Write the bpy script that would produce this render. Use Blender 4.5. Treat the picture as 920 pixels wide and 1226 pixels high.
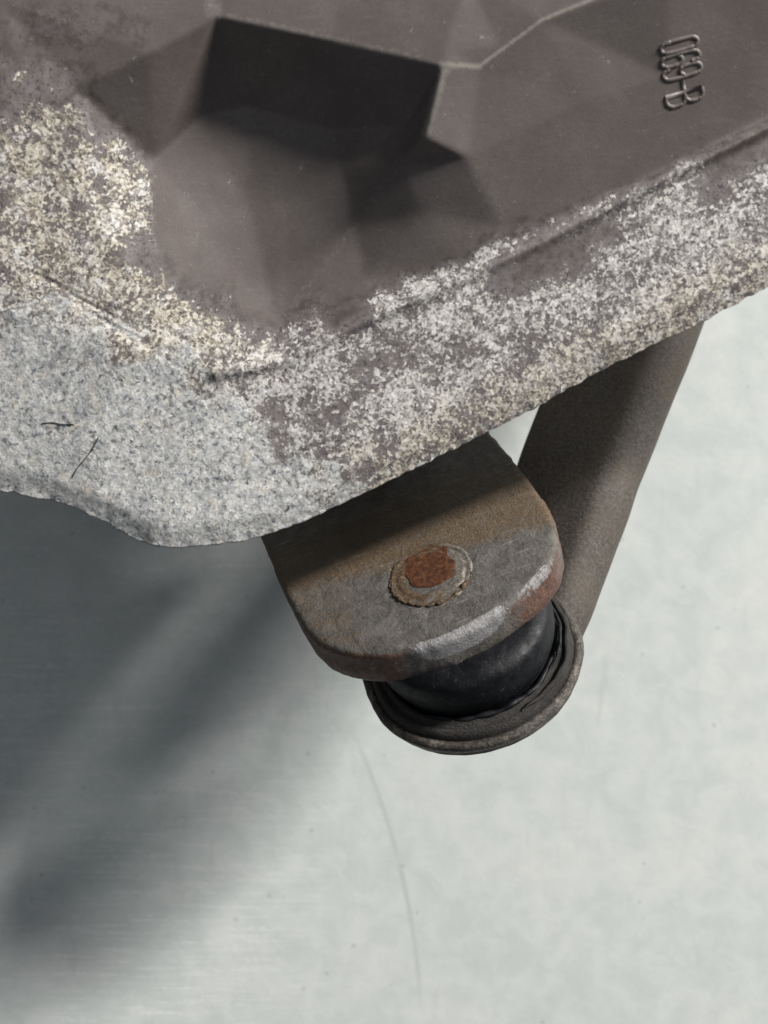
import bpy, bmesh, math, random
import numpy as np
from mathutils import Vector, Matrix, noise
from mathutils.geometry import delaunay_2d_cdt

random.seed(7)
for o in list(bpy.data.objects):
    bpy.data.objects.remove(o)
scn = bpy.context.scene
col = scn.collection

# ------------------------------------------------------------------ camera, light, exposure
H = 0.080            # height of the stud face above the bench (m)
DCAM = 0.180         # camera to stud face (m)
F = 1264.0           # focal length in photograph pixels
cam_d = bpy.data.cameras.new('camera')
cam = bpy.data.objects.new('camera', cam_d)
col.objects.link(cam)
cam.location = (0, 0, H + DCAM)
cam.rotation_euler = (0, 0, 0)
cam_d.sensor_fit = 'HORIZONTAL'
cam_d.sensor_width = 36.0
cam_d.lens = 36.0 * F / 920.0
cam_d.clip_start = 0.005
cam_d.clip_end = 20.0
cam_d.dof.use_dof = True
cam_d.dof.focus_distance = 0.178
cam_d.dof.aperture_fstop = 26.0
scn.camera = cam

world = bpy.data.worlds.new('World')
scn.world = world
world.use_nodes = True
wn, wl = world.node_tree.nodes, world.node_tree.links
bg = wn['Background']
bg.inputs['Strength'].default_value = 1.0
# room light: pale ceiling overhead, dim walls towards the horizon
wtc = wn.new('ShaderNodeTexCoord'); wsp = wn.new('ShaderNodeSeparateXYZ'); wmr = wn.new('ShaderNodeMapRange'); wmx = wn.new('ShaderNodeMix')
wl.new(wtc.outputs['Generated'], wsp.inputs[0]); wl.new(wsp.outputs['Z'], wmr.inputs['Value'])
wmr.interpolation_type = 'SMOOTHSTEP'
wmr.inputs['From Min'].default_value = 0.40; wmr.inputs['From Max'].default_value = 0.98
wmx.data_type = 'RGBA'
wl.new(wmr.outputs['Result'], wmx.inputs['Factor'])
wmx.inputs[6].default_value = (0.012, 0.016, 0.020, 1)
wmx.inputs[7].default_value = (0.23, 0.244, 0.258, 1)
wl.new(wmx.outputs[2], bg.inputs['Color'])

# one long workshop tube lamp overhead, roughly parallel to the housing rim
RU, RN = Vector((0.90, 0.43, 0)).normalized(), Vector((-0.43, 0.90, 0)).normalized()
LU, LP, LH, LLEN = 1.75, 0.39, 0.90, 0.65
LOFF = RU * LU + RN * LP + Vector((0, 0, 1))
lamp_d = bpy.data.lights.new('workshop_tube_lamp', 'AREA')
lamp_d.shape = 'RECTANGLE'
lamp_d.size = LLEN
lamp_d.size_y = 0.12
lamp_d.energy = 63.0
lamp_d.color = (1.0, 0.965, 0.92)
lamp = bpy.data.objects.new('workshop_tube_lamp', lamp_d)
col.objects.link(lamp)
lamp.location = Vector((0, 0, H)) + LOFF * LH
zax = LOFF.normalized()
yax = zax.cross(RU).normalized()
xax = yax.cross(zax).normalized()
lamp.rotation_euler = Matrix((xax, yax, zax)).transposed().to_euler()

vs = scn.view_settings
vs.view_transform = 'Standard'
vs.look = 'None'
vs.exposure = 0.0
vs.gamma = 1.0
vs.use_curve_mapping = False

# ------------------------------------------------------------------ helpers
MM = 0.001

def P(px, py, z=0.0):
    """point z mm above the stud face, on the sight line of a photograph pixel"""
    d = DCAM - z * MM
    return Vector(((px - 460.0) * d / F, (613.0 - py) * d / F, H + z * MM))

def mesh_obj(name, verts, faces, mat=None, parent=None, smooth=True):
    me = bpy.data.meshes.new(name)
    me.from_pydata([tuple(v) for v in verts], [], faces)
    me.update()
    if smooth:
        me.polygons.foreach_set('use_smooth', [True] * len(me.polygons))
    o = bpy.data.objects.new(name, me)
    col.objects.link(o)
    if mat:
        me.materials.append(mat)
    if parent:
        o.parent = parent
        o.matrix_parent_inverse = Matrix.Translation(parent.location).inverted()
    return o

def empty(name, loc):
    o = bpy.data.objects.new(name, None)
    o.empty_display_size = 0.01
    o.location = loc
    col.objects.link(o)
    return o

def tag(o, label, cat, kind=None, group=None):
    if label: o['label'] = label
    if cat: o['category'] = cat
    if kind: o['kind'] = kind
    if group: o['group'] = group
    return o

def catmull(pts, n, closed=False):
    out = []
    m = len(pts)
    rng = range(m) if closed else range(m - 1)
    for i in rng:
        if closed:
            p0, p1, p2, p3 = pts[i - 1], pts[i], pts[(i + 1) % m], pts[(i + 2) % m]
        else:
            p0, p1, p2, p3 = pts[max(i - 1, 0)], pts[i], pts[i + 1], pts[min(i + 2, m - 1)]
        for k in range(n):
            t = k / n
            out.append(tuple(0.5 * ((2 * b) + (c - a) * t + (2 * a - 5 * b + 4 * c - d) * t * t + (3 * b - a - 3 * c + d) * t ** 3)
                             for a, b, c, d in zip(p0, p1, p2, p3)))
    if not closed:
        out.append(tuple(pts[-1]))
    return out

def tube(pts, r, seg=8, rfun=None):
    """round tube through 3D points, closed ends"""
    V, Fc = [], []
    n = len(pts)
    pts = [Vector(p) for p in pts]
    up = Vector((0, 0, 1))
    for i, p in enumerate(pts):
        t = (pts[min(i + 1, n - 1)] - pts[max(i - 1, 0)]).normalized()
        a = t.cross(up)
        if a.length < 1e-6: a = Vector((1, 0, 0))
        a.normalize()
        b = a.cross(t)
        rr = r * (rfun(i / (n - 1)) if rfun else 1)
        for k in range(seg):
            an = 2 * math.pi * k / seg
            V.append(p + (a * math.cos(an) + b * math.sin(an)) * rr)
    for i in range(n - 1):
        for k in range(seg):
            Fc.append((i * seg + k, i * seg + (k + 1) % seg, (i + 1) * seg + (k + 1) % seg, (i + 1) * seg + k))
    Fc.append(tuple(range(seg)))
    Fc.append(tuple((n - 1) * seg + k for k in reversed(range(seg))))
    return V, Fc

# ---- node helpers
class NT:
    def __init__(s, name):
        s.m = bpy.data.materials.new(name)
        s.m.use_nodes = True
        s.t = s.m.node_tree
        s.N = s.t.nodes
        s.L = s.t.links
        s.b = s.N['Principled BSDF']
        tc = s.N.new('ShaderNodeTexCoord')
        mp = s.N.new('ShaderNodeMapping')
        mp.inputs['Scale'].default_value = (1000, 1000, 1000)      # work in millimetres
        s.L.new(tc.outputs['Object'], mp.inputs['Vector'])
        s.co = mp.outputs['Vector']
    def put(s, sock, v):
        if isinstance(v, bpy.types.NodeSocket): s.L.new(v, sock)
        elif isinstance(v, (tuple, list)) and len(v) == 3 and sock.type == 'RGBA': sock.default_value = (*v, 1)
        else: sock.default_value = v
    def noise(s, scale, detail=4, rough=0.6, dist=0.0, co=None, col=False):
        n = s.N.new('ShaderNodeTexNoise')
        n.inputs['Scale'].default_value = scale
        n.inputs['Detail'].default_value = detail
        n.inputs['Roughness'].default_value = rough
        n.inputs['Distortion'].default_value = dist
        s.L.new(co or s.co, n.inputs['Vector'])
        return n.outputs['Color' if col else 'Fac']
    def voro(s, scale, feature='F1', out='Distance', co=None, rand=1.0):
        n = s.N.new('ShaderNodeTexVoronoi')
        n.feature = feature
        n.inputs['Scale'].default_value = scale
        n.inputs['Randomness'].default_value = rand
        s.L.new(co or s.co, n.inputs['Vector'])
        return n.outputs[out]
    def map(s, scale, rot=(0, 0, 0), loc=(0, 0, 0), co=None):
        n = s.N.new('ShaderNodeMapping')
        n.inputs['Scale'].default_value = scale
        n.inputs['Rotation'].default_value = rot
        n.inputs['Location'].default_value = loc
        s.L.new(co or s.co, n.inputs['Vector'])
        return n.outputs['Vector']
    def math(s, op, a, b=0.0, c=None, clamp=False):
        n = s.N.new('ShaderNodeMath')
        n.operation = op
        n.use_clamp = clamp
        s.put(n.inputs[0], a); s.put(n.inputs[1], b)
        if c is not None: s.put(n.inputs[2], c)
        return n.outputs[0]
    def step(s, v, lo, hi, a=0.0, b=1.0):
        n = s.N.new('ShaderNodeMapRange')
        n.interpolation_type = 'SMOOTHSTEP'
        s.put(n.inputs['Value'], v); s.put(n.inputs['From Min'], lo); s.put(n.inputs['From Max'], hi)
        s.put(n.inputs['To Min'], a); s.put(n.inputs['To Max'], b)
        return n.outputs['Result']
    def mix(s, f, a, b, mode='MIX'):
        n = s.N.new('ShaderNodeMix')
        n.data_type = 'RGBA'
        n.blend_type = mode
        s.put(n.inputs['Factor'], f); s.put(n.inputs['A'], a) if False else None
        s.put(n.inputs[6], a); s.put(n.inputs[7], b)
        return n.outputs[2]
    def ramp(s, v, stops):
        n = s.N.new('ShaderNodeValToRGB')
        e = n.color_ramp.elements
        while len(e) < len(stops): e.new(0.5)
        for x, (p, c) in zip(e, stops):
            x.position = p; x.color = (*c, 1)
        s.put(n.inputs[0], v)
        return n.outputs[0]
    def attr(s, name):
        n = s.N.new('ShaderNodeAttribute')
        n.attribute_name = name
        sp = s.N.new('ShaderNodeSeparateColor')
        s.L.new(n.outputs['Color'], sp.inputs[0])
        return list(sp.outputs)[:3] + [n.outputs['Alpha']]
    def xyz(s, co=None):
        sp = s.N.new('ShaderNodeSeparateXYZ')
        s.L.new(co or s.co, sp.inputs[0])
        return sp.outputs
    def bump(s, h, dist, strength=1.0, normal=None):
        n = s.N.new('ShaderNodeBump')
        n.inputs['Strength'].default_value = strength
        n.inputs['Distance'].default_value = dist
        s.put(n.inputs['Height'], h)
        if normal: s.L.new(normal, n.inputs['Normal'])
        return n.outputs[0]
    def out(s, color, rough, metal=0.0, normal=None, spec=0.5):
        s.put(s.b.inputs['Base Color'], color)
        s.put(s.b.inputs['Roughness'], rough)
        s.put(s.b.inputs['Metallic'], metal)
        s.put(s.b.inputs['Specular IOR Level'], spec)
        if normal: s.L.new(normal, s.b.inputs['Normal'])
        return s.m

# ------------------------------------------------------------------ materials
def mat_housing():
    s = NT('painted_oxidised_aluminium')
    r, g, b, e = s.attr('wear')            # oxidised / bare metal / cream deposit / rubbed ridge, plus one facet painted as lit
    # paint
    p1 = s.noise(0.10, 5, 0.6)
    p2 = s.noise(1.4, 4, 0.65)
    brush = s.noise(0.9, 3, 0.6, co=s.map((0.22, 2.2, 1), (0, 0, -0.45)))
    paint = s.ramp(p1, [(0.3, (0.142, 0.121, 0.114)), (0.55, (0.168, 0.144, 0.137)), (0.75, (0.20, 0.176, 0.167))])
    paint = s.mix(s.step(p2, 0.35, 0.7, 0, 0.35), paint, (0.108, 0.092, 0.087))
    paint = s.mix(s.step(brush, 0.55, 0.74, 0, 0.22), paint, (0.24, 0.22, 0.205))
    dust = s.math('MULTIPLY', s.step(s.noise(2.6, 2, 0.5), 0.68, 0.75), s.step(s.noise(0.2, 2, 0.5), 0.45, 0.65))
    paint = s.mix(s.math('MULTIPLY', dust, 0.5), paint, (0.42, 0.41, 0.37))
    rub = s.step(s.math('ADD', e, s.math('MULTIPLY', s.math('SUBTRACT', s.noise(1.3, 4, 0.7), 0.5), 0.9)), 0.25, 1.05, 0, 0.7)
    paint = s.mix(rub, paint, (0.42, 0.385, 0.345))
    # flakes of white oxide
    wob = s.noise(1.3, 3, 0.6, col=True)
    vm = s.N.new('ShaderNodeVectorMath'); vm.operation = 'MULTIPLY_ADD'
    s.L.new(wob, vm.inputs[0]); vm.inputs[1].default_value = (1.1, 1.1, 1.1); s.L.new(s.co, vm.inputs[2])
    wc = vm.outputs[0]
    fine = s.noise(1.35, 5, 0.72, 0.5, co=wc)
    fine2 = s.noise(3.4, 3, 0.7, co=wc)
    cell = s.voro(2.1, 'F1', 'Color', co=wc)
    cs = s.N.new('ShaderNodeSeparateColor'); s.L.new(cell, cs.inputs[0])
    cr, cg = cs.outputs[0], cs.outputs[1]
    big = s.noise(0.20, 4, 0.6)
    mid = s.noise(0.55, 3, 0.6)
    f = s.math('ADD', s.math('MULTIPLY', fine, 0.62), s.math('ADD', s.math('MULTIPLY', fine2, 0.22), s.math('MULTIPLY', cr, 0.16)))
    dens = s.math('ADD', s.math('MULTIPLY', s.math('SUBTRACT', big, 0.5), 0.52), s.math('MULTIPLY', s.math('SUBTRACT', mid, 0.5), 0.30))
    cov = s.math('ADD', s.math('MULTIPLY', s.math('SUBTRACT', r, 0.88), 0.44), dens)
    cov = s.math('ADD', cov, s.math('MULTIPLY', s.math('SUBTRACT', b, 0.4), 0.01))
    fl = s.step(s.math('ADD', f, cov), 0.465, 0.555)
    fl = s.math('MULTIPLY', fl, s.step(r, 0.03, 0.16))
    tone = s.math('ADD', s.math('MULTIPLY', s.noise(2.0, 4, 0.75, co=s.map((1, 1, 1), loc=(31, 7, 3))), 0.72), s.math('MULTIPLY', cg, 0.28))
    white = s.ramp(tone, [(0.30, (0.12, 0.108, 0.108)), (0.40, (0.38, 0.36, 0.35)), (0.50, (0.64, 0.62, 0.60)), (0.62, (0.87, 0.855, 0.83))])
    cream = s.ramp(tone, [(0.31, (0.10, 0.084, 0.07)), (0.43, (0.35, 0.31, 0.255)), (0.54, (0.63, 0.575, 0.48)), (0.67, (0.86, 0.81, 0.725))])
    crm = s.math('MULTIPLY', b, s.step(s.noise(0.35, 3, 0.6), 0.28, 0.58), clamp=True)
    ox = s.mix(crm, white, cream)
    # dark pits between the flakes
    pit = s.math('MULTIPLY', s.step(s.noise(1.7, 4, 0.7, co=s.map((1, 1, 1), loc=(5, 90, 1))), 0.53, 0.63), s.step(r, 0.15, 0.6))
    under = s.mix(s.step(mid, 0.35, 0.65, 0, 0.7), (0.17, 0.148, 0.15), (0.27, 0.248, 0.245))
    halo = s.math('MULTIPLY', s.step(r, 0.02, 0.22), s.step(r, 0.75, 0.30))
    halo = s.math('MULTIPLY', halo, s.step(s.noise(0.5, 5, 0.7, co=s.map((1, 1, 1), loc=(14, 3, 8))), 0.42, 0.60))
    base = s.mix(s.step(r, 0.2, 0.7), paint, under)
    base = s.mix(s.math('MULTIPLY', halo, 0.5), base, (0.060, 0.047, 0.038))
    base = s.mix(s.math('MULTIPLY', pit, 0.8), base, (0.042, 0.036, 0.036))
    c = s.mix(fl, base, ox)
    c = s.mix(s.math('MULTIPLY', s.math('MULTIPLY', rub, r), 0.55), c, (0.42, 0.39, 0.365))
    # bare, granite-looking oxidised zone
    gt = s.math('ADD', s.math('MULTIPLY', s.noise(1.15, 5, 0.76, 0.4, co=wc), 0.82), s.math('MULTIPLY', cg, 0.18))
    gran = s.ramp(gt, [(0.31, (0.10, 0.112, 0.125)), (0.39, (0.36, 0.38, 0.395)), (0.46, (0.62, 0.63, 0.63)), (0.55, (0.80, 0.795, 0.77)), (0.66, (0.92, 0.91, 0.885))])
    gran = s.mix(s.step(s.noise(0.33, 4, 0.65, co=s.map((1, 1, 1), loc=(3, 50, 9))), 0.42, 0.64, 0.0, 0.55), gran, s.mix(0.45, gran, (0.20, 0.24, 0.285)))
    gran = s.mix(s.step(s.noise(0.4, 4, 0.65, co=s.map((1, 1, 1), loc=(60, 5, 9))), 0.54, 0.68, 0, 0.5), gran, (0.72, 0.65, 0.53))
    spot = s.math('MULTIPLY', s.step(s.noise(0.85, 4, 0.65, 0.5, co=s.map((1, 1, 1), loc=(77, 5, 1))), 0.585, 0.64), s.step(s.noise(0.25, 2, 0.5, co=s.map((1, 1, 1), loc=(9, 9, 1))), 0.40, 0.58))
    gran = s.mix(s.math('MULTIPLY', spot, 0.8), gran, (0.085, 0.09, 0.105))
    gm = s.step(s.math('ADD', g, s.math('ADD', s.math('MULTIPLY', s.math('SUBTRACT', f, 0.5), 1.5), s.math('MULTIPLY', s.math('SUBTRACT', mid, 0.5), 1.2))), 0.25, 0.85)
    c = s.mix(gm, c, gran)
    h = s.math('ADD', s.math('MULTIPLY', fl, s.math('ADD', 0.35, tone)), s.math('MULTIPLY', s.math('MULTIPLY', gt, 0.8), gm))
    h = s.math('ADD', h, s.math('MULTIPLY', fine2, s.math('MULTIPLY', r, 0.5)))
    nb = s.bump(h, 0.00030, 0.75)
    nb = s.bump(s.math('ADD', s.noise(4.2, 4, 0.65), s.math('MULTIPLY', s.noise(0.5, 3, 0.5), 0.8)), 0.00006, 0.7, nb)
    ro = s.math('ADD', s.math('MULTIPLY', r, 0.25), s.step(p2, 0.3, 0.7, 0.34, 0.47), clamp=True)
    return s.out(c, ro, 0, nb, 0.45)

def mat_letters():
    s = NT('painted_relief')
    p2 = s.noise(1.4, 4, 0.65)
    c = s.ramp(p2, [(0.3, (0.125, 0.105, 0.10)), (0.7, (0.18, 0.155, 0.148))])
    return s.out(c, 0.45, 0, s.bump(s.noise(5, 3, 0.6), 0.00003, 0.6))

def mat_lug():
    s = NT('weathered_forged_steel')
    r, g, b, e = s.attr('wear')            # worn bright edge / rust / side wall
    x, y, z = s.xyz()[0:3]                 # lug frame in mm: x across, y towards the housing
    n0 = s.noise(0.09, 3, 0.5)
    n1 = s.noise(0.30, 5, 0.65, 0.5)
    n2 = s.noise(1.3, 5, 0.72, 0.4)
    n3 = s.noise(4.2, 3, 0.65)
    st = s.noise(0.8, 5, 0.7, 0.4, co=s.map((0.22, 1.0, 1), (0, 0, 0.10)))
    base = s.ramp(n1, [(0.30, (0.062, 0.055, 0.049)), (0.50, (0.108, 0.099, 0.090)), (0.70, (0.165, 0.154, 0.143))])
    base = s.mix(s.step(n2, 0.42, 0.28, 0, 0.75), base, (0.040, 0.034, 0.029))
    base = s.mix(s.step(n3, 0.55, 0.72, 0, 0.35), base, (0.22, 0.20, 0.18))
    # brown stain, in a band on the housing side of the stud, running in streaks
    band = s.math('MULTIPLY', s.step(s.math('ADD', y, s.math('MULTIPLY', x, 0.12)), -1.0, 6.5), s.step(y, 34.0, 12.0))
    lft = s.math('MULTIPLY', s.step(x, -6.0, -18.0), 0.6)
    band = s.math('MAXIMUM', band, lft)
    stain = s.math('ADD', s.math('MULTIPLY', band, 0.34), s.math('ADD', s.math('MULTIPLY', st, 0.62), s.math('MULTIPLY', n2, 0.34)))
    stain = s.step(s.math('ADD', stain, s.math('MULTIPLY', g, 0.45)), 0.60, 0.86)
    rcol = s.ramp(n3, [(0.3, (0.040, 0.024, 0.013)), (0.5, (0.110, 0.070, 0.035)), (0.72, (0.27, 0.185, 0.10))])
    red = s.ramp(n2, [(0.3, (0.055, 0.024, 0.017)), (0.55, (0.14, 0.062, 0.040)), (0.75, (0.22, 0.15, 0.12))])
    rcol = s.mix(b, rcol, red)
    c = s.mix(s.math('MULTIPLY', stain, 0.88), base, rcol)
    # scratches in two directions
    s1 = s.step(s.noise(1.0, 3, 0.6, 0.2, co=s.map((0.10, 1.9, 1), (0, 0, -0.35))), 0.62, 0.68)
    s2 = s.step(s.noise(1.0, 3, 0.6, 0.2, co=s.map((0.12, 1.7, 1), (0, 0, 0.7), (40, 11, 0))), 0.63, 0.69)
    s3 = s.math('MULTIPLY', s.step(s.noise(1.4, 4, 0.7), 0.60, 0.68), s.step(n1, 0.45, 0.6))
    scr = s.math('MULTIPLY', s.math('MAXIMUM', s3, s.math('MAXIMUM', s1, s2)), s.step(n0, 0.40, 0.58))
    c = s.mix(s.math('MULTIPLY', scr, 0.5), c, (0.36, 0.33, 0.30))
    wm = s.step(s.math('ADD', r, s.math('MULTIPLY', s.math('SUBTRACT', n2, 0.5), 0.75)), 0.40, 0.52)
    wcol = s.ramp(n3, [(0.25, (0.19, 0.178, 0.174)), (0.5, (0.31, 0.305, 0.31)), (0.75, (0.50, 0.50, 0.52))])
    c = s.mix(s.math('MULTIPLY', wm, 0.85), c, wcol)
    dk = s.step(s.noise(0.8, 5, 0.75, 0.6, co=s.map((1, 1, 1), loc=(8, 40, 2))), 0.58, 0.66, 0, 0.75)
    dk = s.math('MULTIPLY', dk, s.math('SUBTRACT', 1.0, s.math('MULTIPLY', wm, 0.8)))
    c = s.mix(dk, c, (0.030, 0.026, 0.022))
    nb = s.bump(s.math('ADD', s.math('ADD', n2, s.math('MULTIPLY', n3, 0.3)), s.math('MULTIPLY', n1, 1.2)), 0.00036, 0.85)
    return s.out(c, s.step(wm, 0, 1, 0.55, 0.48), s.math('MULTIPLY', wm, 0.2), nb, 0.45)

def mat_rust():
    s = NT('orange_rust')
    n = s.noise(1.2, 5, 0.7)
    c = s.ramp(n, [(0.3, (0.028, 0.011, 0.006)), (0.5, (0.088, 0.033, 0.015)), (0.72, (0.17, 0.075, 0.035))])
    return s.out(c, 0.8, 0, s.bump(n, 0.0003, 0.8), 0.25)

def mat_collar():
    s = NT('pale_worn_steel')
    n = s.noise(1.5, 5, 0.7)
    m = s.noise(0.42, 2, 0.5, co=s.map((1, 1, 1), loc=(2, 11, 0)))
    c = s.ramp(n, [(0.3, (0.08, 0.068, 0.055)), (0.5, (0.20, 0.18, 0.155)), (0.72, (0.38, 0.355, 0.32))])
    x, y, z = s.xyz()[0:3]
    side = s.math('ADD', s.math('MULTIPLY', x, 0.09), s.math('MULTIPLY', y, -0.03))
    brown = s.ramp(s.noise(2.2, 4, 0.7), [(0.3, (0.028, 0.017, 0.010)), (0.55, (0.10, 0.062, 0.032)), (0.75, (0.28, 0.20, 0.115))])
    k = s.step(s.math('ADD', s.math('ADD', m, s.math('MULTIPLY', n, 0.3)), s.math('MULTIPLY', side, -1.0)), 0.36, 0.66)
    c = s.mix(k, c, brown)
    return s.out(c, s.step(k, 0, 1, 0.42, 0.7), s.step(k, 0, 1, 0.35, 0.0), s.bump(n, 0.00025, 0.8))

def mat_crust():
    s = NT('brown_weld_crust')
    n = s.noise(2.4, 5, 0.75)
    c = s.ramp(n, [(0.30, (0.016, 0.010, 0.007)), (0.48, (0.075, 0.046, 0.024)), (0.60, (0.17, 0.115, 0.06)), (0.74, (0.50, 0.42, 0.28))])
    return s.out(c, 0.55, 0, s.bump(n, 0.0004, 0.9))

def mat_rubber():
    s = NT('black_rubber')
    n = s.noise(0.5, 4, 0.6)
    d = s.noise(3.0, 4, 0.7)
    c = s.ramp(n, [(0.3, (0.003, 0.0036, 0.005)), (0.7, (0.007, 0.008, 0.011))])
    dust = s.math('MULTIPLY', s.step(d, 0.60, 0.70), s.step(n, 0.40, 0.62))
    c = s.mix(s.math('MULTIPLY', dust, 0.4), c, (0.24, 0.24, 0.24))
    return s.out(c, s.step(n, 0.3, 0.7, 0.42, 0.62), 0, s.bump(s.math('ADD', s.math('MULTIPLY', s.noise(0.22, 4, 0.55, 0.6), 2.0), s.math('MULTIPLY', d, 0.3)), 0.00025, 0.7), 0.30)

def mat_grimy():
    s = NT('grimy_rubber_lip')
    n = s.noise(0.6, 5, 0.7)
    d = s.noise(2.4, 5, 0.75)
    c = s.ramp(d, [(0.35, (0.010, 0.009, 0.009)), (0.55, (0.035, 0.031, 0.027)), (0.75, (0.10, 0.088, 0.075))])
    c = s.mix(s.step(n, 0.5, 0.65, 0, 0.6), c, (0.012, 0.013, 0.016))
    return s.out(c, 0.5, 0, s.bump(d, 0.0004, 0.9), 0.45)

def mat_arm():
    s = NT('brown_grimy_steel')
    n = s.noise(0.13, 5, 0.6)
    d = s.noise(1.6, 5, 0.75)
    e = s.noise(4.0, 3, 0.6)
    c = s.ramp(d, [(0.3, (0.036, 0.031, 0.027)), (0.5, (0.078, 0.068, 0.059)), (0.72, (0.16, 0.142, 0.125))])
    c = s.mix(s.step(n, 0.42, 0.68, 0, 0.45), c, (0.115, 0.092, 0.068))
    c = s.mix(s.step(e, 0.62, 0.72, 0, 0.35), c, (0.30, 0.27, 0.235))
    return s.out(c, 0.6, 0.0, s.bump(s.math('ADD', d, s.math('MULTIPLY', e, 0.3)), 0.00025, 0.8), 0.4)

def mat_cup():
    s = NT('worn_dark_steel_cup')
    n = s.noise(0.35, 4, 0.6)
    d = s.noise(1.9, 5, 0.75)
    c = s.ramp(d, [(0.3, (0.025, 0.022, 0.02)), (0.5, (0.07, 0.062, 0.055)), (0.75, (0.17, 0.155, 0.14))])
    worn = s.step(s.math('ADD', s.math('MULTIPLY', n, 0.7), s.math('MULTIPLY', d, 0.5)), 0.60, 0.76, 0, 0.8)
    c = s.mix(worn, c, (0.25, 0.22, 0.19))
    return s.out(c, 0.45, 0.25, s.bump(d, 0.0003, 0.8), 0.45)

def mat_bench():
    s = NT('light_grey_bench_sheet')
    a = s.noise(0.03, 4, 0.55)
    b = s.noise(0.14, 5, 0.62, 0.4)
    c1 = s.noise(0.6, 4, 0.65, 0.2)
    base = s.ramp(a, [(0.3, (0.565, 0.615, 0.60)), (0.5, (0.60, 0.645, 0.63)), (0.7, (0.66, 0.68, 0.665))])
    base = s.mix(s.step(b, 0.38, 0.68, 0.0, 0.30), base, (0.78, 0.795, 0.775))
    base = s.mix(s.step(b, 0.50, 0.30, 0.0, 0.15), base, (0.50, 0.535, 0.525))
    base = s.mix(s.step(c1, 0.58, 0.74, 0, 0.12), base, (0.48, 0.52, 0.52))
    smear = s.math('MULTIPLY', s.step(s.noise(0.13, 4, 0.6, 0.6, co=s.map((1.8, 0.3, 1), (0, 0, 0.25))), 0.62, 0.78), 0.30)
    base = s.mix(smear, base, (0.42, 0.45, 0.45))
    # scuffs, mostly on the left-hand side where things have been dragged
    x, y, z = s.xyz()[0:3]
    left = s.step(s.math('ADD', x, s.math('MULTIPLY', s.math('SUBTRACT', b, 0.5), 40.0)), 10.0, -60.0)
    scr = None
    for ang, loc in ((0.9, 0), (1.35, 30), (-0.5, 70), (2.3, 110)):
        m = s.noise(0.8, 2, 0.5, 0.0, co=s.map((0.045, 1.6, 1), (0, 0, ang), (loc, loc * 2.0, 0)))
        m = s.step(m, 0.60, 0.66)
        scr = m if scr is None else s.math('MAXIMUM', scr, m)
    scr = s.math('MULTIPLY', s.math('MULTIPLY', scr, left), s.step(c1, 0.35, 0.6))
    base = s.mix(s.math('MULTIPLY', scr, 0.5), base, (0.86, 0.87, 0.86))
    # one faint curved pencil-like scuff
    pa, pb, pc = (-4.3, -62.0), (5.0, -92.0), (8.7, -117.0)
    A = np.array([[pb[0] - pa[0], pb[1] - pa[1]], [pc[0] - pa[0], pc[1] - pa[1]]])
    B = np.array([(pb[0] ** 2 + pb[1] ** 2 - pa[0] ** 2 - pa[1] ** 2) / 2, (pc[0] ** 2 + pc[1] ** 2 - pa[0] ** 2 - pa[1] ** 2) / 2])
    ccx, ccy = np.linalg.solve(A, B)
    R_ = math.hypot(pa[0] - ccx, pa[1] - ccy)
    dx = s.math('SUBTRACT', x, float(ccx)); dy = s.math('SUBTRACT', y, float(ccy))
    dd = s.math('ABSOLUTE', s.math('SUBTRACT', s.math('SQRT', s.math('ADD', s.math('MULTIPLY', dx, dx), s.math('MULTIPLY', dy, dy))), float(R_)))
    arc = s.math('MULTIPLY', s.step(dd, 0.9, 0.2), s.math('MULTIPLY', s.step(y, -50.0, -64.0), s.step(y, -125.0, -110.0)))
    base = s.mix(s.math('MULTIPLY', arc, s.step(b, 0.3, 0.6, 0.08, 0.35)), base, (0.34, 0.36, 0.36))
    # specks of dirt
    sp = s.step(s.voro(0.11, 'F1', 'Distance'), 0.075, 0.045)
    base = s.mix(s.math('MULTIPLY', sp, 0.4), base, (0.34, 0.35, 0.34))
    nb = s.bump(s.math('ADD', b, s.math('MULTIPLY', scr, -0.2)), 0.0004, 0.25)
    ro = s.math('SUBTRACT', s.step(c1, 0.3, 0.7, 0.24, 0.36), s.math('MULTIPLY', scr, 0.1))
    return s.out(base, ro, 0, nb, 0.45)

M_H, M_T, M_L, M_R, M_C, M_W = mat_housing(), mat_letters(), mat_lug(), mat_rust(), mat_collar(), mat_crust()
M_RB, M_G, M_A, M_CUP, M_B = mat_rubber(), mat_grimy(), mat_arm(), mat_cup(), mat_bench()

# ------------------------------------------------------------------ bench
n = 24
Vb, Fb = [], []
S = 0.9
for j in range(n + 1):
    for i in range(n + 1):
        Vb.append((-S + 2 * S * i / n, -S + 2 * S * j / n, 0.0))
for j in range(n):
    for i in range(n):
        a = j * (n + 1) + i
        Fb.append((a, a + 1, a + n + 2, a + n + 1))
bench = mesh_obj('bench_top', Vb, Fb, M_B)
tag(bench, 'pale grey scuffed bench top lying under the parts', 'bench top', 'structure')

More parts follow.
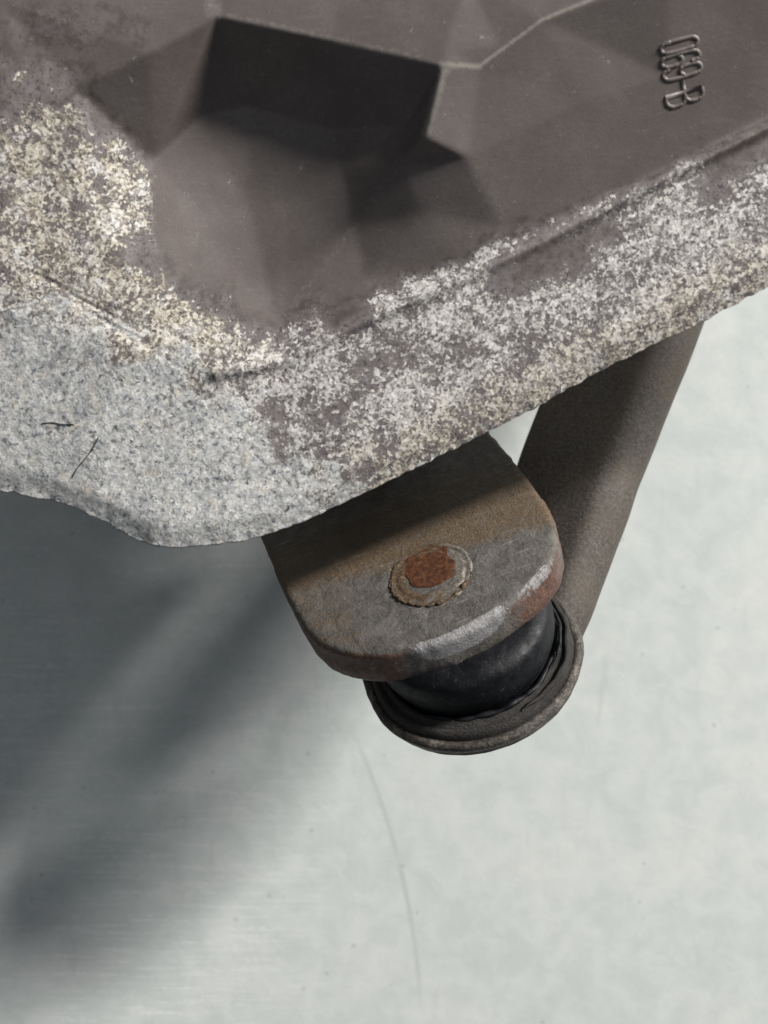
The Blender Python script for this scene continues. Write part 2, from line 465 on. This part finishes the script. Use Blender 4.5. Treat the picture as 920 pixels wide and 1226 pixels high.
# ------------------------------------------------------------------ cast housing
# relief control points: photograph position and height (mm above the stud face)
def fz(x, y): return -0.0276 * (x - 185) + 0.053 * (y - 190)
def cz(x, y): return 6 + 0.0526 * ((x - 560) * -0.447 + (y - 322) * -0.894)
CP = [
    # shoulder between flank and top
    (-400, 270, 7), (-200, 310, 7), (0, 372, 7), (130, 408, 7), (255, 440, 6.5), (335, 425, 6), (420, 382, 6), (560, 322, 6), (650, 278, 6),
    (790, 207, 6), (920, 142, 6), (1200, 5, 6), (1500, -140, 6),
    # left oxidised slope
    (0, 200, 11), (100, 240, 8), (160, 330, 6.5), (200, 375, 6),
    # plateau top left
    (-400, -300, 15), (-200, 0, 15), (0, 0, 15), (-400, 120, 13), (0, 125, 13), (90, 105, 12), (130, -300, 15), (240, -40, 14.5),
    # ridge of the pocket
    (180, 62, 13.5), (258, 20, 14), (400, 50, 14.6), (528, 78, 16.6), (574, 81, 15.6), (650, 24, 16.6), (800, -30, 17), (1200, -190, 16),
    # pocket
    (185, 190, 4.5), (345, 377, 4.6), (330, 376, 4.6), (300, 128, 3.4), (400, 156, 4.6), (484, 150, 9.0), (508, 164, 15.0), (482, 196, 11.0),
    (238, 140, 3.6), (296, 238, 3.1), (345, 228, 3.9), (410, 200, 5.2), (425, 272, 5.4), (250, 265, 3.8),
    # big plain face with the mark
    (505, 258, 8.6), (440, 335, 5.4), (560, 190, cz(560, 190)), (600, 270, cz(600, 270)), (700, 120, cz(700, 120)), (800, 90, cz(800, 90)), (920, 60, cz(920, 60)), (1200, -60, cz(1200, -60)),
    # behind
    (400, -60, 14.8), (560, -30, 16.0), (546, 62, 16.4), (596, 52, 16.0), (400, -300, 16), (640, -60, 16), (750, -300, 14), (1200, -300, 13), (1500, -300, 12),
]
LIFT = 11.0
NTOP = len(CP)
SILP = [(-400, 560), (-150, 572), (-60, 579), (0, 588), (55, 597), (95, 610), (135, 630), (165, 648), (192, 655), (225, 655), (262, 652), (305, 644), (350, 630), (410, 603), (470, 574),
        (530, 545), (590, 515), (650, 483), (705, 452), (760, 424), (815, 397), (850, 380), (920, 343), (1000, 303), (1100, 255), (1200, 208), (1350, 138), (1500, 68)]
SIL = catmull(SILP, 8)
sx = np.array([p[0] for p in SIL]); sy = np.array([p[1] for p in SIL])
def sil_y(x): return float(np.interp(x, sx, sy))
def sil_z(x): return float(np.interp(x, [-400, 0, 190, 330, 600, 920, 1200, 1500], [0, 1, 3, 3.5, 6, 10, 13, 17])) + LIFT
for x in (-400, -200, -60, 0, 60, 120, 190, 260, 330, 410, 500, 590, 700, 800, 920, 1050, 1200, 1350, 1500):
    CP.append((x, sil_y(x) + 4, sil_z(x)))
    CP.append((x, sil_y(x) - 26, sil_z(x) + 1.7))
CP = [(x, y, z if k >= NTOP else z + LIFT + max(0.0, (x - 330) * 0.012)) for k, (x, y, z) in enumerate(CP)]
cv = [Vector((p[0], p[1])) for p in CP]
idx = {(p[0], p[1]): i for i, p in enumerate(CP)}
def E(*pts): return [(idx[a], idx[b]) for a, b in zip(pts, pts[1:])]
edges = (E((-400, 270), (-200, 310), (0, 372), (130, 408), (255, 440), (335, 425), (420, 382), (560, 322), (650, 278), (790, 207), (920, 142), (1200, 5), (1500, -140))
         + E((90, 105), (180, 62), (258, 20), (400, 50), (528, 78), (574, 81), (650, 24), (800, -30), (1200, -190))
         + E((528, 78), (508, 164)) + E((482, 196), (425, 272), (345, 377)) + E((574, 81), (508, 164))
         + E((258, 20), (185, 190)))
rv, re_, rf, ov, oe, of = delaunay_2d_cdt(cv, edges, [], 0, 1e-3)
rz = []
for i, v in enumerate(rv):
    rz.append(CP[ov[i][0]][2] if ov[i] else 20.0)
tris = []
for f in rf:
    for k in range(1, len(f) - 1):
        tris.append((f[0], f[k], f[k + 1]))

NX, NY = 700, 400
X0, X1, YT = -240.0, 1270.0, -190.0
gx = np.linspace(X0, X1, NX)
gs = np.interp(gx, sx, sy)
tt = np.linspace(0, 1, NY)
GX = np.repeat(gx[None, :], NY, 0)
GY = gs[None, :] + (YT - gs[None, :]) * tt[:, None]
GZ = np.full((NY, NX), np.nan)
for a, b, c in tris:
    ax, ay = rv[a]; bx, by = rv[b]; cx, cy = rv[c]
    det = (by - cy) * (ax - cx) + (cx - bx) * (ay - cy)
    if abs(det) < 1e-6: continue
    l1 = ((by - cy) * (GX - cx) + (cx - bx) * (GY - cy)) / det
    l2 = ((cy - ay) * (GX - cx) + (ax - cx) * (GY - cy)) / det
    l3 = 1 - l1 - l2
    m = (l1 >= -1e-4) & (l2 >= -1e-4) & (l3 >= -1e-4)
    GZ[m] = (l1 * rz[a] + l2 * rz[b] + l3 * rz[c])[m]
GZ[np.isnan(GZ)] = 5.0
def blur(a, k):
    for _ in range(k):
        p = np.pad(a, 1, mode='edge')
        a = (p[:-2, 1:-1] + p[2:, 1:-1] + p[1:-1, :-2] + p[1:-1, 2:] + 2 * a) / 6
    return a
soft = blur(GZ, 70)
hard = blur(GZ, 8)
def sstep(v, a, b):
    t = np.clip((v - a) / (b - a), 0, 1)
    return t * t * (3 - 2 * t)
GZ = hard
gm_ = np.exp(-(((GX - 470) / 90) ** 2 + ((GY - 285) / 70) ** 2)) * sstep(GX + GY * 0.75, 640, 720)
pk = np.exp(-(((GX - 350) / 150) ** 4 + ((GY - 220) / 140) ** 4))
gm_ = np.maximum(gm_, 0.22 * pk)
GZ = hard + (soft - hard) * np.clip(gm_ * 1.4, 0, 1)

# low bead along the shoulder
SH = [(255, 440), (335, 425), (420, 382), (560, 322), (650, 278), (790, 207), (920, 142), (1200, 5)]
def seg_dist(pl):
    d = np.full_like(GX, 1e9)
    for (ax, ay), (bx, by) in zip(pl, pl[1:]):
        vx, vy = bx - ax, by - ay
        t = np.clip(((GX - ax) * vx + (GY - ay) * vy) / (vx * vx + vy * vy), 0, 1)
        d = np.minimum(d, np.hypot(GX - ax - t * vx, GY - ay - t * vy))
    return d
GZ = GZ + 0.95 * np.exp(-(seg_dist([(x + 4, y + 8) for x, y in SH]) / 8.0) ** 2)
# wear masks laid over the relief
UP = [(-240, 90), (0, 120), (60, 112), (105, 112), (135, 150), (180, 205), (190, 285), (245, 345), (330, 392), (400, 362), (500, 318), (560, 300), (640, 262), (700, 238), (790, 202), (850, 172), (920, 138), (1160, 20), (1420, -110)]
up_y = np.interp(gx, [p[0] for p in UP], [p[1] for p in UP])[None, :]
rough = np.zeros_like(GX)
nz2 = np.zeros_like(GX)
for j in range(NY):
    for i in range(NX):
        v = Vector((GX[j, i] * 0.018, GY[j, i] * 0.018, 3.3))
        rough[j, i] = noise.fractal(v, 0.6, 2.1, 5)
        nz2[j, i] = noise.noise(Vector((GX[j, i] * 0.09, GY[j, i] * 0.09, 9.1)))
dist = GY - up_y
tight = 1 - 0.6 * sstep(GX, 400, 560)
corr = sstep(dist + rough * 30 * tight, -26 * tight, 46 * tight)
def blob(cx, cy, rx, ry, ang):
    ca, sa = math.cos(ang), math.sin(ang)
    u = ((GX - cx) * ca + (GY - cy) * sa) / rx
    v = (-(GX - cx) * sa + (GY - cy) * ca) / ry
    return 1 - sstep(np.sqrt(u * u + v * v) + rough * 0.5, 0.35, 1.35)
corr *= 1 - 0.62 * blob(655, 308, 95, 34, -0.45)
corr *= 1 - 0.6 * blob(895, 175, 60, 30, -0.45)
corr *= 1 - 0.16 * blob(375, 500, 70, 45, -0.3)
corr *= 1 - 0.22 * blob(860, 215, 55, 30, -0.4)
corr *= 1 - 0.18 * blob(470, 440, 60, 24, -0.4)
corr *= 1 - 0.12 * blob(610, 420, 70, 36, -0.4)
corr *= 1 - 0.5 * blob(190, 315, 55, 25, 0.5)
corr = np.maximum(corr, 0.42 * blob(60, 35, 90, 30, 0.0))
corr = np.maximum(corr, 0.55 * blob(40, 100, 70, 50, 0.0))
BL = [(-240, 330), (0, 362), (60, 375), (130, 405), (200, 430), (255, 450), (330, 498), (420, 565), (520, 650), (1160, 1200)]
bl_y = np.interp(gx, [p[0] for p in BL], [p[1] for p in BL])[None, :]
bare = sstep(GY - bl_y + rough * 60, -75, 95)
cream = np.clip(sstep(370 - GX, 0, 160) * (1 - bare) + 0.9 * (1 - sstep(gs[None, :] - GY, 12, 90)) * sstep(GX, 330, 420) + 0.20, 0, 1)

def ridge_band(pl, wd, k): return k * np.exp(-(seg_dist(pl) / wd) ** 2)
ridge = ridge_band([(574, 79), (650, 23), (720, -6), (800, -33)], 3.4, 0.85)
ridge = np.maximum(ridge, ridge_band([(262, 16), (400, 46), (528, 75)], 6, 0.55))
ridge = np.maximum(ridge, ridge_band([(528, 77), (574, 79)], 5, 0.8))
ridge = np.maximum(ridge, ridge_band([(532, 84), (510, 158)], 9, 0.75))  # rubbed edge; the pale colour also stands in for light on this facet
ridge = np.maximum(ridge, ridge_band([(245, -40), (258, 14)], 14, 0.6))
ridge = np.maximum(ridge, ridge_band([(100, 100), (180, 60), (255, 20)], 6, 0.35))
ridge = np.maximum(ridge, ridge_band([(345, 372), (425, 270), (480, 190)], 9, 0.4))
ridge = np.maximum(ridge, ridge_band([(x + 3, y + 6) for x, y in SH], 8, 0.5))
ridge = np.maximum(ridge, ridge_band([(575, 326), (650, 289), (705, 254)], 10, 0.85))
# fine relief where the surface has flaked
amp = corr * (0.07 * nz2) + bare * 0.03 * nz2
edge = 1 - sstep(gs[None, :] - GY, 0, 16)
Z = GZ + amp
YJ = GY + edge * (nz2 * 2.6 + rough * 1.2)
# shallow drag marks across the flaked corner
for k in range(16):
    x0 = 20 + k * 7 + random.uniform(-8, 8); y0 = 312 + k * 5 + random.uniform(-4, 4)
    ln = random.uniform(70, 130); an = 0.47 + random.uniform(-0.05, 0.05)
    ca, sa = math.cos(an), math.sin(an)
    u = (GX - x0) * ca + (GY - y0) * sa
    v = -(GX - x0) * sa + (GY - y0) * ca
    Z -= random.uniform(0.08, 0.22) * np.exp(-(v / random.uniform(1.6, 3.2)) ** 2) * sstep(u, 0, 15) * (1 - sstep(u, ln - 20, ln))

dep = DCAM - Z * MM
WX = (GX - 460) * dep / F; WY = (613 - YJ) * dep / F; WZ = H + Z * MM
verts = np.stack([WX, WY, WZ], -1).reshape(-1, 3)
jj, ii = np.meshgrid(np.arange(NY - 1), np.arange(NX - 1), indexing='ij')
a0 = (jj * NX + ii).ravel()
faces = np.stack([a0, a0 + 1, a0 + NX + 1, a0 + NX], -1)
# rolled-under lip, underside, sides and back wall: rows continue from the rim
skirt = [(3, -1.4), (9, -3.2), (20, -6.0), (60, -10.5), (150, -14), (330, -17)]
ext = []
for dy, dz in skirt:
    row = []
    for i in range(NX):
        x = gx[i]
        row.append(P(x, gs[i] - dy, sil_z(x) + dz))
    ext.append(row)
back = [[P(gx[i], YT, -17) for i in range(NX)]]
ev = [tuple(v) for row in ext + back for v in row]
base_n = NX * NY
fl = faces.tolist()
def rowidx(k): return (lambda i: i) if k < 0 else (lambda i, k=k: base_n + k * NX + i)
for k in range(len(skirt) + 1):
    A, B = rowidx(k - 1), rowidx(k)
    for i in range(NX - 1):
        fl.append([A(i), B(i), B(i + 1), A(i + 1)])
last, top = rowidx(len(skirt)), (lambda i: (NY - 1) * NX + i)
for i in range(NX - 1):
    fl.append([last(i), top(i), top(i + 1), last(i + 1)])
# end caps
for i, flip in ((0, False), (NX - 1, True)):
    loop = [j * NX + i for j in range(NY)] + [rowidx(k)(i) for k in reversed(range(len(skirt) + 1))]
    fl.append(loop if not flip else loop[::-1])
hroot = empty('cast_housing', (0.0, 0.075, 0.0))
tag(hroot, 'brown-grey painted cast aluminium housing with white flaking oxidised rim and raised mark', 'housing')
body = mesh_obj('body', list(map(tuple, verts)) + ev, fl, M_H, hroot)
ca = body.data.color_attributes.new('wear', 'FLOAT_COLOR', 'POINT')
ext_r = np.zeros((len(ev), 4)); ext_r[:NX, 0] = 0.5; ext_r[:, 3] = 0
w = np.concatenate([np.stack([corr, bare, cream, ridge], -1).reshape(-1, 4), ext_r])
ca.data.foreach_set('color', w.astype(np.float32).ravel())
body.data.validate()
bm = bmesh.new(); bm.from_mesh(body.data); bmesh.ops.recalc_face_normals(bm, faces=bm.faces); bm.to_mesh(body.data); bm.free()
tag(body, 'brown painted casting, its rim covered in white and cream oxide flakes', None)

def hz(px, py):
    i = (px - X0) / (X1 - X0) * (NX - 1)
    s_ = sil_y(px)
    j = (py - s_) / (YT - s_) * (NY - 1)
    return float(GZ[int(round(j)), int(round(i))])

# mounting feet under the casting
def lathe(profile, axis_o, ax, seg=64, e1=None, jitter=None):
    ax = Vector(ax).normalized()
    e1 = Vector(e1) if e1 else ax.orthogonal().normalized()
    e2 = ax.cross(e1)
    V, Fc = [], []
    for k, (r, h) in enumerate(profile):
        for i in range(seg):
            an = 2 * math.pi * i / seg
            rr, hh = (r, h) if not jitter else jitter(r, h, an, k)
            V.append(axis_o + ax * (hh * MM) + (e1 * math.cos(an) + e2 * math.sin(an)) * (rr * MM))
    for k in range(len(profile) - 1):
        for i in range(seg):
            Fc.append((k * seg + i, k * seg + (i + 1) % seg, (k + 1) * seg + (i + 1) % seg, (k + 1) * seg + i))
    Fc.append(tuple(reversed(range(seg))))
    Fc.append(tuple((len(profile) - 1) * seg + i for i in range(seg)))
    return V, Fc
for fx, fy in ((-0.055, 0.085), (0.045, 0.098)):
    V, Fc = lathe([(10, 0), (11, 1), (11, 5), (8.5, 8), (8, 54), (10, 69), (13, 81)], Vector((fx, fy, 0)), (0, 0, 1), 40)
    mesh_obj('mounting_foot', V, Fc, M_A, hroot)

# raised mark, one stroke set per character; reading direction runs down the face
def glyph(strokes, c0, c1):
    """strokes in a 1 x 1 box (u across the letter, v up the letter); c0 = foot end, c1 = head end (pixels)"""
    V, Fc = [], []
    c0, c1 = Vector(c0), Vector(c1)
    vdir = c1 - c0
    udir = Vector((2.6, 12.2))
    for st in strokes:
        pts = catmull(st, 6) if len(st) > 2 else [tuple(st[0]), tuple(st[1])]
        q = []
        for u, v in pts:
            p = c0 + udir * (u - 0.5) + vdir * v
            q.append(P(p.x, p.y, hz(p.x, p.y) - 0.18))
        v2, f2 = tube(q, 0.00040, 10)
        b0 = len(V)
        V += v2
        Fc += [tuple(i + b0 for i in f) for f in f2]
    return V, Fc
ZERO = [[(0, 0.25), (0, 0.75), (0.12, 0.93), (0.5, 1), (0.88, 0.93), (1, 0.75), (1, 0.25), (0.88, 0.07), (0.5, 0), (0.12, 0.07), (0, 0.25)]]
SIX = [[(0.98, 0.78), (0.85, 0.95), (0.5, 1), (0.12, 0.92), (0, 0.72), (0, 0.25), (0.12, 0.06), (0.5, 0), (0.88, 0.06), (1, 0.25), (0.9, 0.48), (0.5, 0.55), (0.06, 0.45)]]
NINE = [[(1 - u, 1 - v) for u, v in SIX[0]]]
BEE = [[(0, 0), (0, 1)], [(0, 1), (0.55, 1), (0.95, 0.9), (0.98, 0.66), (0.6, 0.53), (0, 0.52)], [(0, 0.52), (0.6, 0.51), (1.05, 0.4), (1.05, 0.12), (0.6, 0), (0, 0)]]
DASH = [[(0.0, 0.5), (1.0, 0.5)]]
for st, a, b in ((ZERO, (791, 60), (835, 48)), (SIX, (792, 76.5), (837, 64)), (NINE, (794, 92), (839, 79)), (DASH, (796, 107), (839, 95)), (BEE, (798, 123), (841, 110))):
    V, Fc = glyph(st, a, b)
    mesh_obj('raised_character', V, Fc, M_T, hroot)

# ------------------------------------------------------------------ steel lug with stud
NRM = Vector((-0.265, 0.715, 0.645)).normalized()
E1 = Vector((0.94, 0.342, 0)); E1 = (E1 - NRM * E1.dot(NRM)).normalized()
E2 = NRM.cross(E1)
LC = P(515, 685, 0)
CAMP = Vector((0, 0, H + DCAM))
def onplane(px, py, off=0.0):
    d = (P(px, py, -20) - CAMP).normalized()
    o = LC + NRM * off * MM
    t = (o - CAMP).dot(NRM) / d.dot(NRM)
    return CAMP + d * t
LUGP = [(528, 440), (560, 478), (588, 516), (615, 548), (642, 583), (660, 610), (668, 642), (662, 671), (640, 698), (611, 723), (574, 748), (530, 769), (488, 779), (452, 784),
        (421, 783), (392, 775), (368, 757), (346, 722), (330, 688), (314, 648), (290, 596), (262, 535)]
lroot = empty('steel_lug', LC)
tag(lroot, 'weathered steel lug with rounded end and rusty stud, sticking out below oxidised housing rim', 'lug')
loc = []
for p in LUGP:
    v = onplane(*p) - LC
    loc.append((v.dot(E1) / MM, v.dot(E2) / MM))
loop = catmull(loc, 10, True)
NL = len(loop)
cen = Vector((sum(p[0] for p in loop) / NL, sum(p[1] for p in loop) / NL))
def lugring(inset, h, jit):
    out = []
    for i, p in enumerate(loop):
        a, b = Vector(loop[i - 1]), Vector(loop[(i + 1) % NL])
        t = (b - a).normalized()
        nn = Vector((t.y, -t.x))
        q = Vector(p)
        if nn.dot(q - cen) < 0: nn = -nn
        j = noise.noise(Vector((q.x * 0.5, q.y * 0.5, h * 0.3))) * jit + noise.noise(Vector((q.x * 1.7, q.y * 1.7, h))) * jit * 0.6
        q = q + nn * (-inset + j)
        out.append(LC + E1 * q.x * MM + E2 * q.y * MM + NRM * (h + j * 0.3) * MM)
    return out
T = 7.6
rings = [(1.2, -T, .1), (0.35, -T + 0.25, .18), (0.0, -T + 0.9, .2), (-0.05, -4.9, .15), (0.02, -4.1, .14), (0.10, -3.4, .12), (0.05, -1.5, .15), (0.12, -0.85, .2), (0.5, -0.3, .2), (1.0, -0.05, .10), (1.7, 0, .03)]
V, Fc, W = [], [], []
BAS = Matrix((E1, E2, NRM)).transposed().to_4x4()
INV = BAS.to_3x3().inverted()
for k, (ins, h, j) in enumerate(rings):
    for i, v in enumerate(lugring(ins, h, j)):
        V.append(INV @ (v - LC))
        x, y = loop[i]
        ang = math.atan2(y, x)                     # around the stud, -pi/2 towards the rounded front
        front = math.exp(-((ang + 1.50) / 0.50) ** 4)
        rightf = math.exp(-((ang + 0.55) / 0.42) ** 2)
        leftf = math.exp(-((ang + 2.45) / 0.38) ** 2)
        side = 1.0 if h < -0.5 else 0.0
        edge_w = 1.0 if -1.6 < h < -0.02 else 0.0
        worn = max(front * ((0.66 if h > -4 else 0.36) if side else 0.15), edge_w * (0.95 * front + 0.50 * rightf + 0.25 * leftf))
        rust = side * max(rightf * 0.95, leftf * 1.0, 0.35) * (1 - 0.9 * front)
        W.append((worn, rust, side, 1))
    if k:
        for i in range(NL):
            a, b = (k - 1) * NL + i, (k - 1) * NL + (i + 1) % NL
            Fc.append((a, b, b + NL, a + NL))
kk = len(rings)
Fc.append(tuple((kk - 1) * NL + i for i in range(NL)))
Fc.append(tuple(reversed(range(NL))))
plate = mesh_obj('plate', V, Fc, M_L)
plate.parent = lroot
plate.matrix_parent_inverse = Matrix.Translation(lroot.location).inverted()
plate.matrix_basis = Matrix.Translation(LC) @ BAS
at = plate.data.color_attributes.new('wear', 'FLOAT_COLOR', 'POINT')
at.data.foreach_set('color', np.array(W, dtype=np.float32).ravel())
bm = bmesh.new(); bm.from_mesh(plate.data); bmesh.ops.recalc_face_normals(bm, faces=bm.faces); bm.to_mesh(plate.data); bm.free()

def local_lathe(name, prof, center, mat, parent, seg=72, jit=None, ax=NRM, e1=E1):
    V, Fc = lathe(prof, Vector((0, 0, 0)), ax, seg, e1, jit)
    o = mesh_obj(name, V, Fc, mat)
    o.location = center
    if parent:
        o.parent = parent
        o.matrix_parent_inverse = Matrix.Translation(parent.location).inverted()
    return o
SC = onplane(516, 687)
def jit_c(r, h, an, k):
    n_ = noise.noise(Vector((math.cos(an) * 1.5, math.sin(an) * 1.5, k * 0.4)))
    m_ = noise.noise(Vector((math.cos(an) * 5, math.sin(an) * 5, k * 0.7 + 4)))
    return r + 0.5 * n_ + 0.25 * m_, h + 0.10 * m_ - 0.06 * (n_ > 0.1)
stud = local_lathe('stud_collar', [(3.6, -0.3), (4.2, 0.02), (4.7, 0.12), (5.4, 0.16), (6.0, 0.12), (6.3, 0.02), (6.55, 0.14), (6.95, 0.18), (7.25, 0.06), (7.5, -0.3)], SC, M_C, lroot, 80, jit_c)
RC = onplane(515, 679)
def jit_r(r, h, an, k):
    return r * (1 + 0.16 * noise.noise(Vector((math.cos(an) * 2, math.sin(an) * 2, 1)))), h
local_lathe('stud_end', [(5.0, -0.2), (4.7, 0.08), (4.3, 0.14), (3.0, 0.09), (1.5, 0.07), (0.2, 0.07)], RC, M_R, stud, 48, jit_r)
# lumpy crust along the lower left of the collar
V, Fc = [], []
pts = []
for i in range(70):
    an = math.radians(165 + 170 * i / 69)
    n_ = noise.noise(Vector((i * 0.35, 2, 0)))
    r_ = 7.2 + 0.5 * n_
    pts.append(SC + (E1 * math.cos(an) + E2 * math.sin(an)) * r_ * MM + NRM * 0.1 * MM)
V, Fc = tube(pts, 0.00044, 10, lambda t: (0.35 + 0.65 * math.sin(math.pi * min(max(t, 0.02), 0.98)) ** 0.6) * max(0.12, 0.8 + 1.1 * noise.noise(Vector((t * 11, 0, 7))) + 0.5 * noise.noise(Vector((t * 41, 3, 7)))))
mesh_obj('weld_crust', V, Fc, M_W, lroot)

bc = onplane(415, 485)
bh = (H + 0.003 - bc.z) / MM
V, Fc = lathe([(9.5, -5), (9.5, 0), (8.6, 2), (8.6, bh - 3), (11, bh)], Vector((0, 0, 0)), (0, 0, 1), 40)
bo = mesh_obj('boss', V, Fc, M_A)
bo.location = bc
bo.parent = lroot
bo.matrix_parent_inverse = Matrix.Translation(lroot.location).inverted()

# ------------------------------------------------------------------ link arm with cup and rubber bush
CC = P(563, 783, -8)
aroot = empty('link_arm', CC)
tag(aroot, 'brown grimy steel link arm ending in round cup with black rubber bush under lug', 'link arm')
def jit_cup(r, h, an, k):
    n_ = noise.noise(Vector((math.cos(an) * 2.5, math.sin(an) * 2.5, k * 0.2)))
    m_ = noise.noise(Vector((math.cos(an) * 9, math.sin(an) * 9, k * 0.5)))
    return r + 0.42 * n_ + 0.16 * m_, h + 0.45 * n_ + 0.1 * m_
cup = local_lathe('cup', [(4, -6.2), (13, -6), (16.5, -5.2), (18.4, -4.0), (19.2, -2.9), (19.2, -2.3), (19.7, -1.6), (19.9, -0.7), (19.5, -0.1), (18.9, 0.1), (18.2, -0.2), (17.9, -1.2), (17.7, -2.5), (4, -3)], CC, M_CUP, aroot, 110, jit_cup)
def jit_b(r, h, an, k):
    n_ = noise.noise(Vector((math.cos(an) * 1.6, math.sin(an) * 1.6, k * 0.25 + 3)))
    return r + 0.25 * n_, h + 0.3 * n_
bush = local_lathe('rubber_bush', [(10, -3), (14.8, -2.2), (14.5, 0.0), (14.7, 1.6), (15.3, 3.2), (15.9, 5.2), (16.1, 7.5), (15.9, 9.5), (15.2, 11.0), (13, 11.7), (6, 11.9)], CC, M_RB, aroot, 96, jit_b)
lip = local_lathe('lip', [(14.4, -2.4), (14.7, 0.4), (15.1, 1.7), (15.7, 2.3), (16.3, 2.1), (16.7, 1.2), (17.2, 1.5), (17.8, 1.4), (18.3, 0.6), (18.5, -0.6), (18.2, -1.8), (17.5, -2.6)], CC, M_G, bush, 110, jit_cup)

# torn fold of rubber standing proud of the lip
def fold(a0, a1, r0, h0, rad, seed, parent, mat):
    q = []
    for i in range(60):
        an = math.radians(a0 + (a1 - a0) * i / 59)
        w1 = noise.noise(Vector((i * 0.11, seed, 0))); w2 = noise.noise(Vector((i * 0.23, seed, 5)))
        q.append(CC + (E1 * math.cos(an) + E2 * math.sin(an)) * (r0 + 0.5 * w1) * MM + NRM * (h0 + 0.45 * w2) * MM)
    V, Fc = tube(q, rad * MM, 8, lambda t: (0.15 + 0.85 * math.sin(math.pi * t) ** 0.5) * (1 + 0.35 * noise.noise(Vector((t * 17, seed, 2)))))
    return mesh_obj('torn_fold', V, Fc, mat, parent)
fold(-150, -20, 15.7, 2.2, 0.55, 3.1, bush, M_RB)
fold(-75, 25, 17.6, 1.7, 0.55, 8.4, bush, M_G)
fold(-45, 40, 16.4, 2.8, 0.4, 5.7, bush, M_RB)

ctr = [(590, 800, -15), (612, 770, -15.5), (636, 728, -18), (664, 645, -23), (692, 558, -28), (718, 492, -31.5), (757, 390, -36), (800, 280, -41), (845, 160, -46), (880, 60, -50)]
hw = [9, 10.2, 10.6, 11.6, 12.3, 12.6, 13.0, 13.2, 13.4, 13.4]
path = catmull([(*c, h_) for c, h_ in zip(ctr, hw)], 10)
V, Fc = [], []
SEG = 64
cps = [P(p[0], p[1], p[2]) for p in path]
for i, p in enumerate(path):
    c = cps[i]
    t = (cps[min(i + 1, len(cps) - 1)] - cps[max(i - 1, 0)]).normalized()
    up = Vector((-0.30, 0.25, 0.90))
    sd = t.cross(up).normalized()
    up = sd.cross(t).normalized()
    f = i / (len(path) - 1)
    thick = 3.4 + 0.6 * min(1, f * 3)
    for k in range(SEG):
        an = 2 * math.pi * k / SEG
        cs, sn = math.cos(an), math.sin(an)
        u = math.copysign(abs(cs) ** 0.70, cs)
        w_ = p[3] * u
        pk_ = 0.45
        ridge_h = (u + 1) / (1 + pk_) if u < pk_ else math.sqrt(max(0.0, 1 - ((u - pk_) / (1 - pk_)) ** 2))
        crown = -1.8 + (thick + 2.6) * ridge_h
        hgt = crown if sn > 0 else -2.6 - 1.0 * abs(sn)
        if abs(sn) < 1e-6: hgt = -2.2
        nn = noise.noise(c * 120) * 0.35
        V.append(c + sd * (w_ + nn) * MM + up * (hgt + nn) * MM)
for i in range(len(path) - 1):
    for k in range(SEG):
        Fc.append((i * SEG + k, i * SEG + (k + 1) % SEG, (i + 1) * SEG + (k + 1) % SEG, (i + 1) * SEG + k))
Fc.append(tuple(reversed(range(SEG))))
Fc.append(tuple((len(path) - 1) * SEG + k for k in range(SEG)))
arm = mesh_obj('arm', V, Fc, M_A, aroot)
bm = bmesh.new(); bm.from_mesh(arm.data); bmesh.ops.recalc_face_normals(bm, faces=bm.faces); bm.to_mesh(arm.data); bm.free()

# ------------------------------------------------------------------ loose fibres on the rim
for pts, lab in (([(50, 507), (62, 506), (75, 508), (88, 508)], 'short dark hair lying level on the pale oxidised rim'),
                 ([(86, 572), (93, 560), (104, 547), (112, 535), (118, 523)], 'longer dark hair lying slanted on the pale oxidised rim')):
    q = [P(x, y, hz(x, y) + 0.09) for x, y in catmull(pts, 5)]
    V, Fc = tube(q, 0.00007, 6)
    f = mesh_obj('hair_fibre', V, Fc, M_RB)
    tag(f, lab, 'hair')
